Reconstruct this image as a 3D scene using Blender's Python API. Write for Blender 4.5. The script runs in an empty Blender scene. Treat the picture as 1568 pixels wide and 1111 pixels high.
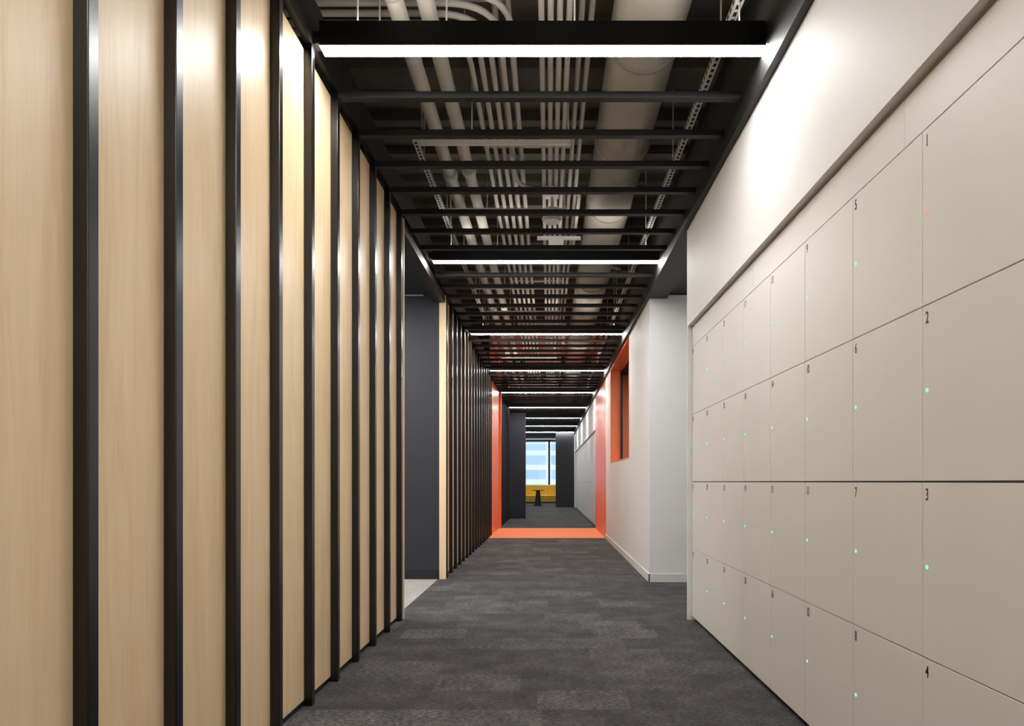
import bpy, bmesh, math, random
from mathutils import Vector, Matrix
random.seed(4)
sc = bpy.context.scene
sc.view_settings.view_transform = 'Standard'
sc.view_settings.look = 'None'
sc.view_settings.exposure = 0.55
sc.view_settings.gamma = 1.04

def lin(c):
    return tuple(((v/255)/12.92 if v/255 <= 0.04045 else ((v/255+0.055)/1.055)**2.4) for v in c)+(1,)

# ------------------------------------------------------------ materials
def base(name, col, rough=0.5, metal=0.0, noise=0.0, nscale=20, bump=0.0, bscale=200, coat=0.0):
    m = bpy.data.materials.new(name); m.use_nodes = True
    nt = m.node_tree; b = nt.nodes['Principled BSDF']
    b.inputs['Roughness'].default_value = rough
    b.inputs['Metallic'].default_value = metal
    b.inputs['Coat Weight'].default_value = coat
    b.inputs['Coat Roughness'].default_value = .2
    c = lin(col)
    tc = nt.nodes.new('ShaderNodeTexCoord')
    n = nt.nodes.new('ShaderNodeTexNoise'); n.inputs['Scale'].default_value = nscale
    nt.links.new(tc.outputs['Object'], n.inputs['Vector'])
    r = nt.nodes.new('ShaderNodeValToRGB')
    r.color_ramp.elements[0].position = .3; r.color_ramp.elements[1].position = .7
    r.color_ramp.elements[0].color = tuple(v*(1-noise) for v in c[:3])+(1,)
    r.color_ramp.elements[1].color = tuple(min(1, v*(1+noise)) for v in c[:3])+(1,)
    nt.links.new(n.outputs['Fac'], r.inputs['Fac'])
    nt.links.new(r.outputs['Color'], b.inputs['Base Color'])
    if bump > 0:
        n2 = nt.nodes.new('ShaderNodeTexNoise'); n2.inputs['Scale'].default_value = bscale
        nt.links.new(tc.outputs['Object'], n2.inputs['Vector'])
        bp = nt.nodes.new('ShaderNodeBump'); bp.inputs['Strength'].default_value = bump
        bp.inputs['Distance'].default_value = 0.002
        nt.links.new(n2.outputs['Fac'], bp.inputs['Height'])
        nt.links.new(bp.outputs['Normal'], b.inputs['Normal'])
    return m

def emis(name, col, s):
    m = bpy.data.materials.new(name); m.use_nodes = True
    nt = m.node_tree; nt.nodes.clear()
    e = nt.nodes.new('ShaderNodeEmission'); o = nt.nodes.new('ShaderNodeOutputMaterial')
    e.inputs['Color'].default_value = col; e.inputs['Strength'].default_value = s
    nt.links.new(e.outputs[0], o.inputs[0]); return m

def math_node(nt, op, a, b=None):
    n = nt.nodes.new('ShaderNodeMath'); n.operation = op
    for i, v in enumerate((a, b)):
        if v is None: continue
        if isinstance(v, (int, float)): n.inputs[i].default_value = v
        else: nt.links.new(v, n.inputs[i])
    return n.outputs[0]

def wood_mat():
    m = bpy.data.materials.new('maple_veneer'); m.use_nodes = True
    nt = m.node_tree; L = nt.links; b = nt.nodes['Principled BSDF']
    b.inputs['Roughness'].default_value = 0.42
    tc = nt.nodes.new('ShaderNodeTexCoord')
    sep = nt.nodes.new('ShaderNodeSeparateXYZ'); L.new(tc.outputs['Object'], sep.inputs[0])
    bay = math_node(nt, 'FLOOR', math_node(nt, 'DIVIDE', math_node(nt, 'SUBTRACT', sep.outputs['Y'], 1.72), 0.407))
    wn = nt.nodes.new('ShaderNodeTexWhiteNoise'); wn.noise_dimensions = '1D'; L.new(bay, wn.inputs['W'])
    zz = math_node(nt, 'ADD', sep.outputs['Z'], math_node(nt, 'MULTIPLY', wn.outputs['Value'], 37.0))
    cb = nt.nodes.new('ShaderNodeCombineXYZ')
    L.new(sep.outputs['X'], cb.inputs[0]); L.new(sep.outputs['Y'], cb.inputs[1]); L.new(zz, cb.inputs[2])
    mp = nt.nodes.new('ShaderNodeMapping'); mp.inputs['Scale'].default_value = (9, 9, 0.8)
    L.new(cb.outputs[0], mp.inputs[0])
    n = nt.nodes.new('ShaderNodeTexNoise'); n.inputs['Scale'].default_value = 1.4
    n.inputs['Detail'].default_value = 9; n.inputs['Roughness'].default_value = .6; n.inputs['Distortion'].default_value = .9
    L.new(mp.outputs[0], n.inputs['Vector'])
    mp2 = nt.nodes.new('ShaderNodeMapping'); mp2.inputs['Scale'].default_value = (160, 160, 5)
    L.new(cb.outputs[0], mp2.inputs[0])
    n2 = nt.nodes.new('ShaderNodeTexNoise'); n2.inputs['Scale'].default_value = 1.0; n2.inputs['Detail'].default_value = 3
    L.new(mp2.outputs[0], n2.inputs['Vector'])
    v = math_node(nt, 'ADD', math_node(nt, 'MULTIPLY', n.outputs['Fac'], .7), math_node(nt, 'MULTIPLY', n2.outputs['Fac'], .3))
    r = nt.nodes.new('ShaderNodeValToRGB'); e = r.color_ramp.elements
    e[0].position = .30; e[0].color = lin((224, 190, 144))
    e[1].position = .64; e[1].color = lin((242, 216, 178))
    x = e.new(.47); x.color = lin((236, 206, 164))
    L.new(v, r.inputs['Fac'])
    hsv = nt.nodes.new('ShaderNodeHueSaturation')
    L.new(r.outputs['Color'], hsv.inputs['Color'])
    L.new(math_node(nt, 'ADD', math_node(nt, 'MULTIPLY', wn.outputs['Value'], .06), .97), hsv.inputs['Value'])
    L.new(hsv.outputs['Color'], b.inputs['Base Color'])
    return m

def carpet_mat(name, c0, c1, c2):
    m = bpy.data.materials.new(name); m.use_nodes = True
    nt = m.node_tree; L = nt.links; b = nt.nodes['Principled BSDF']
    b.inputs['Roughness'].default_value = 0.95
    b.inputs['Specular IOR Level'].default_value = 0.15
    tc = nt.nodes.new('ShaderNodeTexCoord')
    sep = nt.nodes.new('ShaderNodeSeparateXYZ'); L.new(tc.outputs['Object'], sep.inputs[0])
    iy = math_node(nt, 'FLOOR', math_node(nt, 'DIVIDE', sep.outputs['Y'], .3))
    w1 = nt.nodes.new('ShaderNodeTexWhiteNoise'); w1.noise_dimensions = '1D'; L.new(iy, w1.inputs['W'])
    ix = math_node(nt, 'FLOOR', math_node(nt, 'ADD', math_node(nt, 'DIVIDE', sep.outputs['X'], .46), math_node(nt, 'MULTIPLY', w1.outputs['Value'], 3)))
    cb = nt.nodes.new('ShaderNodeCombineXYZ'); L.new(ix, cb.inputs[0]); L.new(iy, cb.inputs[1])
    w2 = nt.nodes.new('ShaderNodeTexWhiteNoise'); w2.noise_dimensions = '2D'; L.new(cb.outputs[0], w2.inputs['Vector'])
    mp = nt.nodes.new('ShaderNodeMapping'); mp.inputs['Scale'].default_value = (34, 110, 1)
    L.new(tc.outputs['Object'], mp.inputs[0])
    n = nt.nodes.new('ShaderNodeTexNoise'); n.inputs['Scale'].default_value = 1; n.inputs['Detail'].default_value = 5; n.inputs['Roughness'].default_value = .75
    L.new(mp.outputs[0], n.inputs['Vector'])
    nb = nt.nodes.new('ShaderNodeTexNoise'); nb.inputs['Scale'].default_value = 5; nb.inputs['Detail'].default_value = 4
    L.new(tc.outputs['Object'], nb.inputs['Vector'])
    n3 = nt.nodes.new('ShaderNodeTexNoise'); n3.inputs['Scale'].default_value = 260; n3.inputs['Detail'].default_value = 2
    L.new(tc.outputs['Object'], n3.inputs['Vector'])
    pw = math_node(nt, 'POWER', w2.outputs['Value'], 2.4)
    amp = math_node(nt, 'ADD', math_node(nt, 'MULTIPLY', pw, .9), .9)
    v = math_node(nt, 'MULTIPLY', math_node(nt, 'SUBTRACT', n.outputs['Fac'], .5), amp)
    v = math_node(nt, 'ADD', v, math_node(nt, 'MULTIPLY', pw, .10))
    v = math_node(nt, 'ADD', v, math_node(nt, 'MULTIPLY', math_node(nt, 'SUBTRACT', nb.outputs['Fac'], .5), .3))
    v = math_node(nt, 'ADD', v, math_node(nt, 'MULTIPLY', math_node(nt, 'SUBTRACT', n3.outputs['Fac'], .5), .7))
    v = math_node(nt, 'ADD', v, .42)
    r = nt.nodes.new('ShaderNodeValToRGB'); e = r.color_ramp.elements
    e[0].position = .12; e[0].color = lin(c0); e[1].position = .9; e[1].color = lin(c2)
    x = e.new(.45); x.color = lin(c1)
    L.new(v, r.inputs['Fac']); L.new(r.outputs['Color'], b.inputs['Base Color'])
    bp = nt.nodes.new('ShaderNodeBump'); bp.inputs['Strength'].default_value = .5; bp.inputs['Distance'].default_value = .003
    L.new(n3.outputs['Fac'], bp.inputs['Height']); L.new(bp.outputs['Normal'], b.inputs['Normal'])
    return m

M_wood = wood_mat()
M_black = base('black_powder_coat', (8, 8, 10), .3, 0.0, .06, 30, .04, 400, coat=.15)
M_slat = base('black_slat_paint', (10, 10, 12), .5, 0.0, .06, 30)
M_beam = base('black_painted_beam', (10, 10, 12), .55, 0, .06, 10)
M_char = base('charcoal_paint', (31, 32, 41), .6, 0, .03, 3, .15, 150)
M_white = base('white_wall_paint', (226, 224, 222), .6, 0, .01, 3, .15, 250)
M_lock = base('locker_laminate', (227, 224, 219), .5, 0, .012, 3)
M_lockgap = base('locker_carcass', (135, 130, 125), .6, 0, .02, 8)
M_kick = base('locker_plinth_black', (16, 16, 18), .6, 0, .02, 8)
M_orange = base('orange_lacquer', (236, 122, 74), .35, 0, .03, 3)
M_orfloor = base('orange_carpet', (238, 144, 96), .9, 0, .10, 60, .4, 200)
M_pipe = base('painted_conduit', (184, 179, 170), .45, 0, .06, 6)
M_duct = base('galvanised_duct', (160, 152, 141), .5, 0, .08, 5)
M_strut = base('perforated_strut', (222, 220, 215), .4, 0, .04, 12)
M_hole = base('strut_slot_dark', (25, 24, 23), .8)
M_deck = base('painted_deck', (100, 92, 82), .85, 0, .18, 4)
M_room = base('room_paint', (215, 214, 212), .7, 0, .02, 4)
M_text = base('number_black', (26, 26, 28), .5)
M_fixt = base('fixture_black', (13, 13, 16), .45, 0, .03, 20)
M_base = base('baseboard_vinyl', (215, 213, 210), .5, 0, .02, 8)
M_based = base('baseboard_black', (18, 18, 20), .5, 0, .02, 8)
M_yellow = base('yellow_fabric', (226, 180, 60), .85, 0, .08, 30, .3, 200)
M_carpet = carpet_mat('carpet_planks_dark', (28, 27, 29), (68, 66, 68), (146, 144, 144))
M_carpetl = carpet_mat('carpet_planks_light', (120, 118, 114), (165, 162, 156), (205, 202, 196))
M_led = emis('led_panel', (1, .985, .955, 1), 50)
M_plenum_fill = emis('plenum_fill_glow', (1, .95, .87, 1), 9)  # upward glow added to brighten the plenum
M_green = emis('led_green', (.12, 1, .42, 1), 1.6)
M_red = emis('led_red', (1, .22, .12, 1), 1.0)

# ------------------------------------------------------------ mesh helper
class MB:
    def __init__(s): s.v = []; s.f = []; s.mi = []; s.mats = []
    def _m(s, m):
        if m not in s.mats: s.mats.append(m)
        return s.mats.index(m)
    def box(s, x0, x1, y0, y1, z0, z1, m):
        k = s._m(m); o = len(s.v)
        s.v += [(x0,y0,z0),(x1,y0,z0),(x1,y1,z0),(x0,y1,z0),(x0,y0,z1),(x1,y0,z1),(x1,y1,z1),(x0,y1,z1)]
        for q in ((0,3,2,1),(4,5,6,7),(0,1,5,4),(1,2,6,5),(2,3,7,6),(3,0,4,7)):
            s.f.append(tuple(o+i for i in q)); s.mi.append(k)
        return s
    def cyl(s, p, axis, r, h, m, n=20, r2=None):
        k = s._m(m); o = len(s.v); r2 = r if r2 is None else r2
        ax = Vector(axis).normalized(); a = ax.orthogonal().normalized(); b = ax.cross(a); p = Vector(p)
        for i in range(n):
            t = 2*math.pi*i/n; d = a*math.cos(t)+b*math.sin(t)
            s.v.append(tuple(p+d*r)); s.v.append(tuple(p+ax*h+d*r2))
        for i in range(n):
            j = (i+1) % n
            s.f.append((o+2*i, o+2*j, o+2*j+1, o+2*i+1)); s.mi.append(k)
        s.f.append(tuple(o+2*i for i in reversed(range(n)))); s.mi.append(k)
        s.f.append(tuple(o+2*i+1 for i in range(n))); s.mi.append(k)
        return s
    def obj(s, name, parent=None, bevel=0, smooth=False):
        me = bpy.data.meshes.new(name); me.from_pydata(s.v, [], s.f)
        for m in s.mats: me.materials.append(m)
        for p, k in zip(me.polygons, s.mi): p.material_index = k
        if smooth:
            for p in me.polygons: p.use_smooth = len(p.vertices) == 4
        me.update()
        ob = bpy.data.objects.new(name, me); sc.collection.objects.link(ob)
        if parent: ob.parent = parent
        if bevel:
            b = ob.modifiers.new('bevel', 'BEVEL'); b.width = bevel; b.segments = 2; b.limit_method = 'ANGLE'
        return ob

def empty(name):
    e = bpy.data.objects.new(name, None); sc.collection.objects.link(e); return e

def tubes(name, paths, r, mat, parent=None):
    cu = bpy.data.curves.new(name, 'CURVE'); cu.dimensions = '3D'
    cu.bevel_depth = r; cu.bevel_resolution = 4; cu.use_fill_caps = True
    for p in paths:
        s = cu.splines.new('POLY'); s.points.add(len(p)-1)
        for i, q in enumerate(p): s.points[i].co = (*q, 1)
        s.use_smooth = True
    cu.materials.append(mat)
    ob = bpy.data.objects.new(name, cu); sc.collection.objects.link(ob)
    if parent: ob.parent = parent
    return ob

def rounded(pts, rad, n=8):
    out = [Vector(pts[0])]
    for i in range(1, len(pts)-1):
        a, b, c = Vector(pts[i-1]), Vector(pts[i]), Vector(pts[i+1])
        u = (a-b).normalized(); w = (c-b).normalized()
        for k in range(n+1):
            t = k/n
            out.append((b+u*rad)*(1-t)**2 + b*2*t*(1-t) + (b+w*rad)*t*t)
    out.append(Vector(pts[-1])); return [tuple(p) for p in out]

P = .407; Y0 = 1.72
XL = -1.16; XW = -1.20
XR = 1.11
ZC = 3.21
YB = -4.0; YE = 34.5

# ------------------------------------------------------------ floor
MB().box(-1.25, 1.25, YB, 13.37, -.1, 0, M_carpet).obj('floor')
MB().box(-1.25, 1.25, 13.37, 16.2, -.1, 0.002, M_orfloor).obj('floor_orange_strip')
MB().box(-4, 4, 16.2, 36, -.1, 0, M_carpet).obj('floor_far')
MB().box(-4.2, -1.25, 5.5, 7.8, -.1, 0, M_carpetl).obj('floor_left_passage')
MB().box(1.25, 4.2, 5.4, 13.37, -.1, 0, M_carpet).obj('floor_right_passage')

# ------------------------------------------------------------ left wall
def wood_wall(name, y0, y1, k0, k1, end0, end1):
    b = MB()
    b.box(-1.42, -1.222, y0, y1, 0, 3.22, M_char)
    b.box(-1.222, -1.206, y0, y1, 0, .03, M_based)
    ys = [y0] + [Y0+P*k+.02 for k in range(k0, k1+1)] + [y1]
    for a, c in zip(ys[:-1], ys[1:]):
        if c-a > .03: b.box(-1.222, XW, a+.001, c-.001, .03, 3.22, M_wood)
    if end1: b.box(-1.42, XL, y1, y1+.025, 0, 3.21, M_wood)
    if end0: b.box(-1.235, XL, y0-.025, y0, 0, 3.21, M_wood)
    return b.obj(name)
def posts(name, k0, k1):
    b = MB()
    for k in range(k0, k1+1):
        y = Y0+P*k
        b.box(XW, XL, y, y+.042, 0, 3.252, M_black)
    return b.obj(name, bevel=.003)
wood_wall('wall_left', YB, 5.47, -14, 9, False, True)
posts('wall_slat_posts', -13, 9)
wood_wall('wall_left_far', 7.74, 14.25, 15, 30, True, False)
posts('wall_slat_posts', 15, 30)

# passage on the left
MB().box(-4.2, -1.235, 7.72, 7.9, 0, 3.2, M_char).obj('wall_left_passage')
MB().box(-4.2, -1.24, 7.705, 7.72, 0, .1, M_based).obj('baseboard_left_passage')
MB().box(-4.3, -4.2, 5.4, 7.9, 0, 3.2, M_room).obj('wall_left_passage_end')
MB().box(-4.2, -1.42, 5.3, 5.47, 0, 3.2, M_room).obj('wall_left_passage_near')
MB().box(-4.2, -1.2, 5.5, 7.72, 3.215, 3.27, M_char).obj('ceiling_left_passage')
# orange portal + beyond
MB().box(-1.4, -1.17, 14.25, 16.2, 0, 3.2, M_orange).obj('wall_left_orange')
MB().box(-1.17, -1.12, 16.1, 16.2, 0, 3.2, M_orange).obj('trim_1')
b = MB().box(-1.4, -1.18, 16.2, 20.5, 0, 3.2, M_char)
for k in range(36, 46): b.box(-1.18, -1.15, Y0+P*k, Y0+P*k+.042, 0, 3.2, M_slat)
b.obj('wall_left_dark')
MB().box(-4.0, -.69, 20.5, 20.75, 0, 3.2, M_char).obj('wall_left_pier')
MB().box(-4.0, -.688, 20.488, 20.5, 0, .1, M_based).obj('baseboard_left_pier')

# ------------------------------------------------------------ right wall with lockers
TH = .535; ZB = .03; CW = .4785
def lockers(name, y_end, ncol, x=1.145, text=True, first=0):
    root = empty(name)
    y_start = y_end - CW*ncol
    MB().box(x+.019, x+.12, y_start, y_end, 0.03, 2.335, M_lockgap)\
        .box(x+.03, x+.12, y_start, y_end, 0, 0.03, M_kick).obj('carcass', root)
    f = MB(); ya = y_end; step = 1.622
    while ya > y_start:
        yb = max(y_start, ya-step)
        f.box(x, x+.018, yb+.001, ya-.001, 2.172, 2.326, M_lock); ya = yb
    f.obj('filler_panels', root)
    d = MB(); g = .0016
    led = MB()
    for c in range(ncol):
        for r in range(4):
            y1 = y_end - CW*c; y0 = y1-CW
            z1 = ZB+TH*(4-r); z0 = z1-TH
            gz = .0030 if r == 2 else .0016
            gz0 = .0030 if r == 1 else .0016
            d.box(x, x+.018, y0+g, y1-g, z0+gz0, z1-gz, M_lock)
            col = ncol-1-c-first
            if col >= 0 and text:
                num = 4*col+r+1
                mt = M_red if num == 1 else M_green
                led.cyl((x-.0015, y1-.026, z1-.258), (1, 0, 0), .0058, .002, mt, 16)
                t = bpy.data.curves.new('number', 'FONT'); t.body = str(num); t.size = .052; t.extrude = .0003; t.offset = .0003
                t.materials.append(M_text)
                o = bpy.data.objects.new('number_%d' % num, t); sc.collection.objects.link(o)
                o.rotation_euler = (math.pi/2, 0, -math.pi/2); o.scale = (.66, 1, 1)
                o.location = (x-.0008, y1-.018, z1-.056); o.parent = root
    d.obj('doors', root, bevel=.0012)
    if led.v: led.obj('status_leds', root)
    return root
lockers('locker_bank', 5.44, 18, first=10)
MB().box(XR, 1.27, YB, 5.475, 2.34, 3.11, M_white).obj('wall_right')
MB().box(XR, 1.29, 5.442, 5.475, 0, 2.34, M_white).obj('trim_2')
MB().box(1.272, 1.29, YB, 5.44, 0, 3.11, M_white).obj('wall_right_backing')

# right mid wall with internal window
b = MB()
T = 1.31
b.box(XR, T, 7.5, 9.4, 0, 3.11, M_white)
b.box(XR, T, 9.4, 12.2, 0, 1.43, M_white)
b.box(XR, T, 12.2, 13.2, 0, 3.11, M_white)
b.box(T, 4.2, 7.5, 7.62, 0, 3.15, M_white)
b.obj('wall_right_mid')
b = MB()
b.box(XR-.004, T, 9.4, 12.2, 1.43, 1.445, M_orange)
b.box(XR-.004, T, 9.4, 9.415, 1.445, 3.08, M_orange)
b.box(XR-.004, T, 12.185, 12.2, 1.445, 3.08, M_orange)
b.box(XR-.004, T, 9.4, 12.2, 3.08, 3.11, M_orange)
b.box(T-.03, T+.01, 9.415, 12.185, 1.445, 1.49, M_fixt)
for yy in (9.415, 10.77, 12.14): b.box(T-.03, T+.01, yy, yy+.045, 1.49, 3.08, M_fixt)
b.obj('window_1')
b = MB()
b.box(XR-.012, XR, 7.488, 13.2, 0, .09, M_base)
b.box(XR-.012, 4.2, 7.488, 7.5, 0, .09, M_base)
b.obj('baseboard_right')
# room behind
MB().box(4.2, 4.3, 5.3, 7.6, 0, 3.2, M_room).obj('wall_right_passage_end')
MB().box(4.2, 4.3, 7.6, 13.4, 0, 3.2, M_char).obj('wall_meeting_room_back')
MB().box(1.31, 4.2, 13.2, 13.36, 0, 3.2, M_char).box(1.31, 1.75, 13.18, 13.2, 0, 3.2, M_orange).obj('wall_meeting_room_far')
MB().box(1.29, 4.2, 5.3, 5.42, 0, 3.2, M_room).obj('wall_right_passage_near')
MB().box(1.2, 4.2, 5.42, 13.3, 3.16, 3.2, M_beam).obj('ceiling_right_passage')
MB().box(XR, 1.3, 13.2, 16.2, 0, 3.11, M_orange).obj('wall_right_orange')
# far right lockers
lockers('locker_bank', 16.21+CW*27, 27, text=False)
b = MB(); b.box(XR, 1.27, 16.2, 29.3, 2.34, 3.11, M_white)
b.box(XR, 1.29, 29.135, 29.5, 0, 3.11, M_white)
b.obj('wall_right_far')
MB().box(.31, 1.3, 29.5, 29.75, 0, 3.2, M_char).obj('wall_right_pier')

# ------------------------------------------------------------ ceiling frame
b = MB()
for k in range(-13, 78):
    if (k-4) % 8 == 0: continue
    y = Y0+P*k
    b.box(XL-.01, 1.07, y, y+.046, ZC, ZC+.038, M_slat)
b.obj('ceiling_slats', bevel=.002)
b = MB()
b.box(1.07, 1.108, YB, YE, 3.11, 3.66, M_beam)
b.box(1.108, 1.30, 5.48, 7.5, 3.11, 3.16, M_beam)
b.obj('ceiling_edge_beam')
b = MB()
b.box(-1.20, -1.165, YB, YE, 3.255, 3.5, M_beam)
b.box(-1.30, -1.17, 5.5, 7.7, 3.12, 3.2, M_beam)
b.obj('ceiling_edge_beam')

def lamp(y):
    b = MB(); Z = ZC+.03
    b.box(-1.125, 1.066, y, y+.092, Z+.012, Z+.12, M_fixt)
    b.box(-1.125, 1.066, y, y+.003, Z, Z+.012, M_fixt)
    b.box(-1.125, 1.066, y+.089, y+.092, Z, Z+.012, M_fixt)
    b.box(-1.124, 1.065, y+.003, y+.089, Z-.002, Z+.012, M_led)
    b.box(-1.0, 1.0, y+.02, y+.08, Z+.12, Z+.123, M_plenum_fill)  # added glow strip on the housing top, lights pipes and deck
    for x in (-.95, .95): b.cyl((x, y+.05, Z+.12), (0, 0, 1), .004, .83, M_strut, 8)
    b.box(-1.163, -1.125, y+.02, y+.08, Z+.02, Z+.08, M_fixt)
    return b.obj('linear_pendant_light')
for m in range(-2, 9):
    lamp(Y0+P*(4+8*m))

# ------------------------------------------------------------ plenum
b = MB()
b.box(-3.2, 3.2, YB, 36, 4.3, 4.4, M_deck)
y = YB
while y < 34:
    b.box(-3.1, 3.1, y, y+.09, 4.22, 4.3, M_deck); y += .3
for y in (1.0, 5.0, 9.2, 13.4, 17.6, 21.8, 26):
    b.box(-3.1, 3.1, y, y+.28, 4.13, 4.22, M_deck)
b.obj('ceiling')
MB().box(-3.3, -3.2, YB, 36, 3.28, 4.4, M_deck).box(3.2, 3.3, YB, 36, 3.28, 4.4, M_deck).obj('wall_plenum')
MB().box(-3.2, -1.43, YB, 36, 3.27, 3.3, M_beam).box(1.30, 3.2, YB, 36, 3.27, 3.3, M_beam).obj('ceiling_side_panels')
MB().box(-1.16, -1.1, 13.4, 16.2, 3.5, 4.12, M_orange).box(1.02, 1.065, 13.4, 16.2, 3.66, 4.12, M_orange)\
    .box(-1.1, 1.0, 13.7, 16.2, 4.13, 4.15, M_orange).obj('ceiling_orange_cladding')

def duct(name, x, z, r, y0, y1):
    b = MB(); y = y0
    b.cyl((x, y0, z), (0, 1, 0), r, y1-y0, M_duct, 40)
    while y < y1:
        b.cyl((x, y, z), (0, 1, 0), r+.010, .03, M_duct, 40); y += 1.25
    return b.obj(name, smooth=True)
duct('air_duct', .60, 3.88, .22, .5, 33)
duct('air_duct', -2.0, 3.8, .25, -3, 33)
tubes('sprinkler_pipe', [[(-.80, -3, 3.60), (-.80, 33, 3.60)], [(-.65, -3, 3.64), (-.65, 33, 3.64)]], .048, M_pipe)
b = MB()
for y in [1.3+2.1*i for i in range(15)]:
    for x, z in ((-.80, 3.60), (-.65, 3.64)): b.cyl((x, y, z), (0, 1, 0), .058, .09, M_pipe, 24)
b.obj('pipe_couplings', smooth=True)
paths = []
for i in range(5):
    x = -.49+.068*i
    paths.append(rounded([(-2.6, 4.02-.085*i, 3.74), (x, 4.02-.085*i, 3.74), (x, 33, 3.74)], .3))
tubes('conduit_bundle', paths, .018, M_pipe)
tubes('conduit_bundle', [[(x, -3, 3.70), (x, 33, 3.70)] for x in (-.04, .012, .064, .116)], .017, M_pipe)
tubes('conduit_bundle', [[(x, -3, 3.92), (x, 33, 3.92)] for x in (-.32, -.24, .2, .26)], .018, M_pipe)
tubes('conduit_bundle', [rounded([(-2.6, 3.72+.1*i, 3.86+.03*i), (-.14+.06*i, 3.72+.1*i, 3.86+.03*i), (-.14+.06*i, -.5+.1*i, 3.86+.03*i)], .4) for i in range(4)], .022, M_pipe)
tubes('conduit_bundle', [rounded([(-.30, 5.4+q, 3.68), (-.26, 5.9+q, 3.66), (-.1, 6.0+q, 3.66), (.28, 6.1+q, 3.70), (.28, 8.2+q, 3.78), (.9, 8.6+q, 3.78)], .15) for q in (0, 5.1, 9.7)], .017, M_pipe)
def strut(name, x, z, y0, y1, w=.042):
    b = MB()
    b.box(x-w/2, x+w/2, y0, y1, z, z+.04, M_strut)
    y = y0+.03
    while y < y1-.03:
        b.box(x-.009, x+.009, y, y+.03, z-.002, z, M_hole)
        b.box(x-w/2-.002, x-w/2, y, y+.03, z+.01, z+.03, M_hole); y += .055
    for yy in [y0+.4+1.5*i for i in range(int((y1-y0)/1.5))]:
        b.cyl((x, yy, z+.04), (0, 0, 1), .005, 4.21-z-.04, M_strut, 8)
    return b.obj(name)
strut('strut_channel', .985, 3.57, -1, 22)
strut('strut_channel', -1.02, 3.70, 5.2, 22)
b = MB(); y = 3.66
while y < 24:
    b.box(-.93, .16, y, y+.035, 3.515, 3.545, M_strut)
    for x in (-.91, -.55, .14): b.cyl((x, y+.02, 3.545), (0, 0, 1), .005, .66, M_strut, 8)
    b.box(-.52, .17, y+.55, y+.58, 3.765, 3.79, M_strut)
    for x in (-.52, .16): b.cyl((x, y+.565, 3.79), (0, 0, 1), .005, .42, M_strut, 8)
    y += 1.22
b.obj('trapeze_hangers')
b = MB()
for y in (7.2, 11.6, 17): 
    b.box(-.12, .34, y, y+.05, 3.66, 3.69, M_strut).box(.0, .16, y+.02, y+.1, 3.60, 3.68, M_strut)
b.obj('junction_boxes', bevel=.003)
def speaker(x, y):
    b = MB()
    b.cyl((x, y, 3.40), (0, 0, 1), .08, .02, M_strut, 32)
    b.cyl((x, y, 3.42), (0, 0, 1), .09, .09, M_strut, 32, .07)
    b.cyl((x, y, 3.51), (0, 0, 1), .012, .72, M_strut, 12)
    b.box(x-.06, x+.06, y-.05, y+.05, 3.62, 3.70, M_strut)
    return b.obj('ceiling_speaker', bevel=.003)
speaker(.03, 6.05); speaker(.0, 12.0); speaker(.02, 18.5)

# ------------------------------------------------------------ enclosure
MB().box(-1.42, 1.3, YB-.1, YB, 0, 4.4, M_room).obj('wall_rear')
MB().box(-3.3, -1.42, YB-.1, YB, 3.2, 4.4, M_deck).box(1.3, 3.3, YB-.1, YB, 3.2, 4.4, M_deck).obj('wall_plenum_rear')
MB().box(-4.1, -4, 20.7, 35.2, 0, 3.3, M_room).obj('wall_lounge_left')
MB().box(4, 4.1, 29.5, 35.2, 0, 3.3, M_room).obj('wall_lounge_right')
MB().box(1.3, 4.0, 29.4, 29.75, 0, 3.3, M_char).obj('wall_lounge_near')
MB().box(-4, 4, 33.4, 36, 3.24, 3.3, M_room).box(-4, -1.4, 20.7, 33.4, 3.2, 3.26, M_room).box(1.3, 4, 29.5, 33.4, 3.2, 3.26, M_room).obj('ceiling_lounge')

# end window
def glass():
    m = bpy.data.materials.new('window_glass'); m.use_nodes = True; nt = m.node_tree; nt.nodes.clear()
    t = nt.nodes.new('ShaderNodeBsdfTransparent'); g = nt.nodes.new('ShaderNodeBsdfGlossy'); g.inputs['Roughness'].default_value = .02
    t.inputs[0].default_value = (.93, .97, 1, 1)
    x = nt.nodes.new('ShaderNodeMixShader'); x.inputs[0].default_value = .06; o = nt.nodes.new('ShaderNodeOutputMaterial')
    nt.links.new(t.outputs[0], x.inputs[1]); nt.links.new(g.outputs[0], x.inputs[2]); nt.links.new(x.outputs[0], o.inputs[0]); return m
M_glass = glass()
b = MB()
b.box(-4, 4, 35.0, 35.12, 0, .08, M_fixt).box(-4, 4, 35.0, 35.12, 3.16, 3.24, M_fixt)
for x in (-4, -2.6, -1.3, -.02, 1.3, 2.6, 3.9): b.box(x, x+.1, 35.0, 35.12, .08, 3.16, M_fixt)
b.box(-3.95, 3.95, 35.05, 35.06, .08, 3.16, M_glass)
b.obj('window_2')
m = bpy.data.materials.new('facade'); m.use_nodes = True; nt = m.node_tree; bs = nt.nodes['Principled BSDF']
tc = nt.nodes.new('ShaderNodeTexCoord'); mp = nt.nodes.new('ShaderNodeMapping'); mp.inputs['Rotation'].default_value = (math.pi/2, 0, 0)
br = nt.nodes.new('ShaderNodeTexBrick'); br.offset = 0; br.inputs['Scale'].default_value = 1
br.inputs['Color1'].default_value = lin((140, 176, 200)); br.inputs['Color2'].default_value = lin((172, 198, 214)); br.inputs['Mortar'].default_value = lin((215, 222, 226))
br.inputs['Brick Width'].default_value = 3.1; br.inputs['Row Height'].default_value = 1.1; br.inputs['Mortar Size'].default_value = .2
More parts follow.
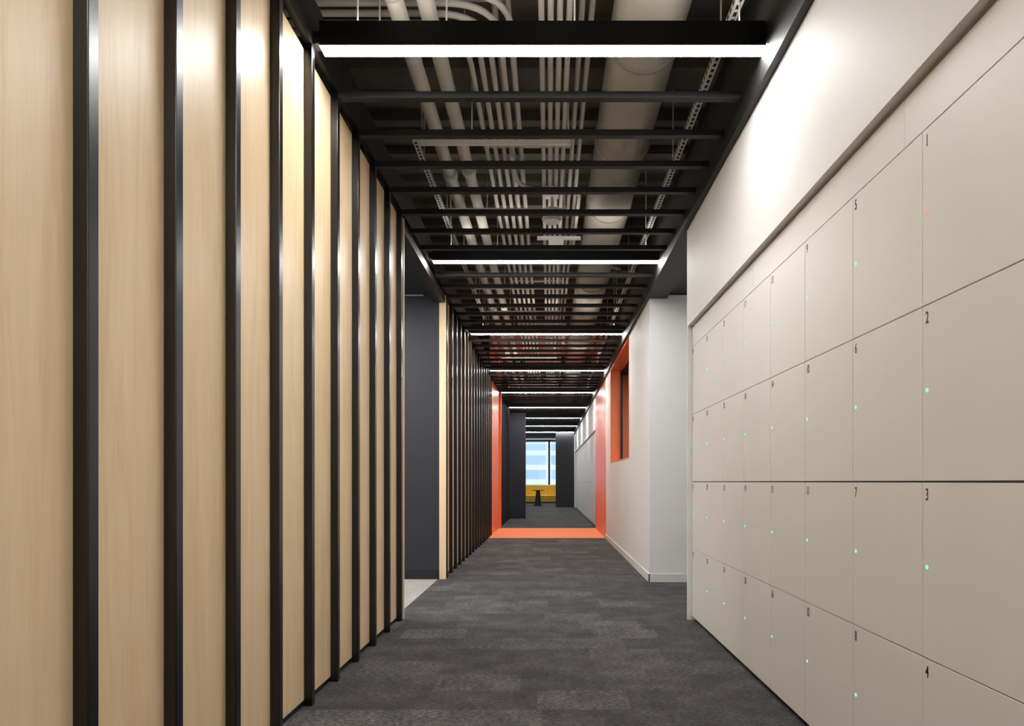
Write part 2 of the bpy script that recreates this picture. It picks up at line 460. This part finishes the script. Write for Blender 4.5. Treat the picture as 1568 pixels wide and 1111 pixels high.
nt.links.new(tc.outputs['Object'], mp.inputs[0]); nt.links.new(mp.outputs[0], br.inputs['Vector']); nt.links.new(br.outputs[0], bs.inputs['Base Color'])
MB().box(-14, 14, 52, 53, -6, 16, m).obj('building_facade')

# sofa + table
b = MB()
b.box(-2.2, .9, 32.9, 33.6, .12, .45, M_yellow)
for x in (-2.2, -1.165, -.13): b.box(x, x+1.03, 33.4, 33.65, .45, .95, M_yellow)
for x in (-2.1, -.7, .75): b.box(x, x+.06, 33.0, 33.06, 0, .12, M_fixt); b.box(x, x+.06, 33.5, 33.56, 0, .12, M_fixt)
b.obj('yellow_sofa', bevel=.03)
b = MB()
b.cyl((-.48, 31.2, 0), (0, 0, 1), .24, .03, M_fixt, 32)
b.cyl((-.48, 31.2, .03), (0, 0, 1), .16, .66, M_fixt, 32, .09)
b.cyl((-.48, 31.2, .69), (0, 0, 1), .26, .035, M_fixt, 32)
b.obj('side_table')

# ------------------------------------------------------------ lights in the side rooms
def area(name, loc, sx, sy, e, col=(1, .97, .93)):
    l = bpy.data.lights.new(name, 'AREA'); l.shape = 'RECTANGLE'; l.size = sx; l.size_y = sy; l.energy = e; l.color = col
    o = bpy.data.objects.new(name, l); sc.collection.objects.link(o); o.location = loc; return o
area('passage_left_fill', (-2.6, 6.4, 3.19), 1.6, .3, 60)  # unseen area light without a fixture, added to brighten the left passage
area('passage_right_fill', (2.6, 6.2, 3.14), 1.6, .3, 9, (.86, .91, 1))  # added off-view fill, cool tint for the white return wall
area('meeting_room_downlight', (2.8, 10.5, 3.14), .3, 2.5, 50)
area('lounge_downlight', (0, 33.0, 3.18), 4, .5, 60)

w = bpy.data.worlds.new('world'); sc.world = w; w.use_nodes = True
bg = w.node_tree.nodes['Background']; bg.inputs[0].default_value = (.88, .94, 1, 1); bg.inputs[1].default_value = 1.2

cam = bpy.data.cameras.new('camera'); co = bpy.data.objects.new('camera', cam); sc.collection.objects.link(co)
co.location = (0, 0, 1.1); co.rotation_euler = (math.pi/2, 0, 0)
cam.lens = 24; cam.sensor_width = 36; cam.sensor_fit = 'HORIZONTAL'
cam.shift_x = -.0357; cam.shift_y = .1159; cam.clip_start = .02; cam.clip_end = 200
sc.camera = co
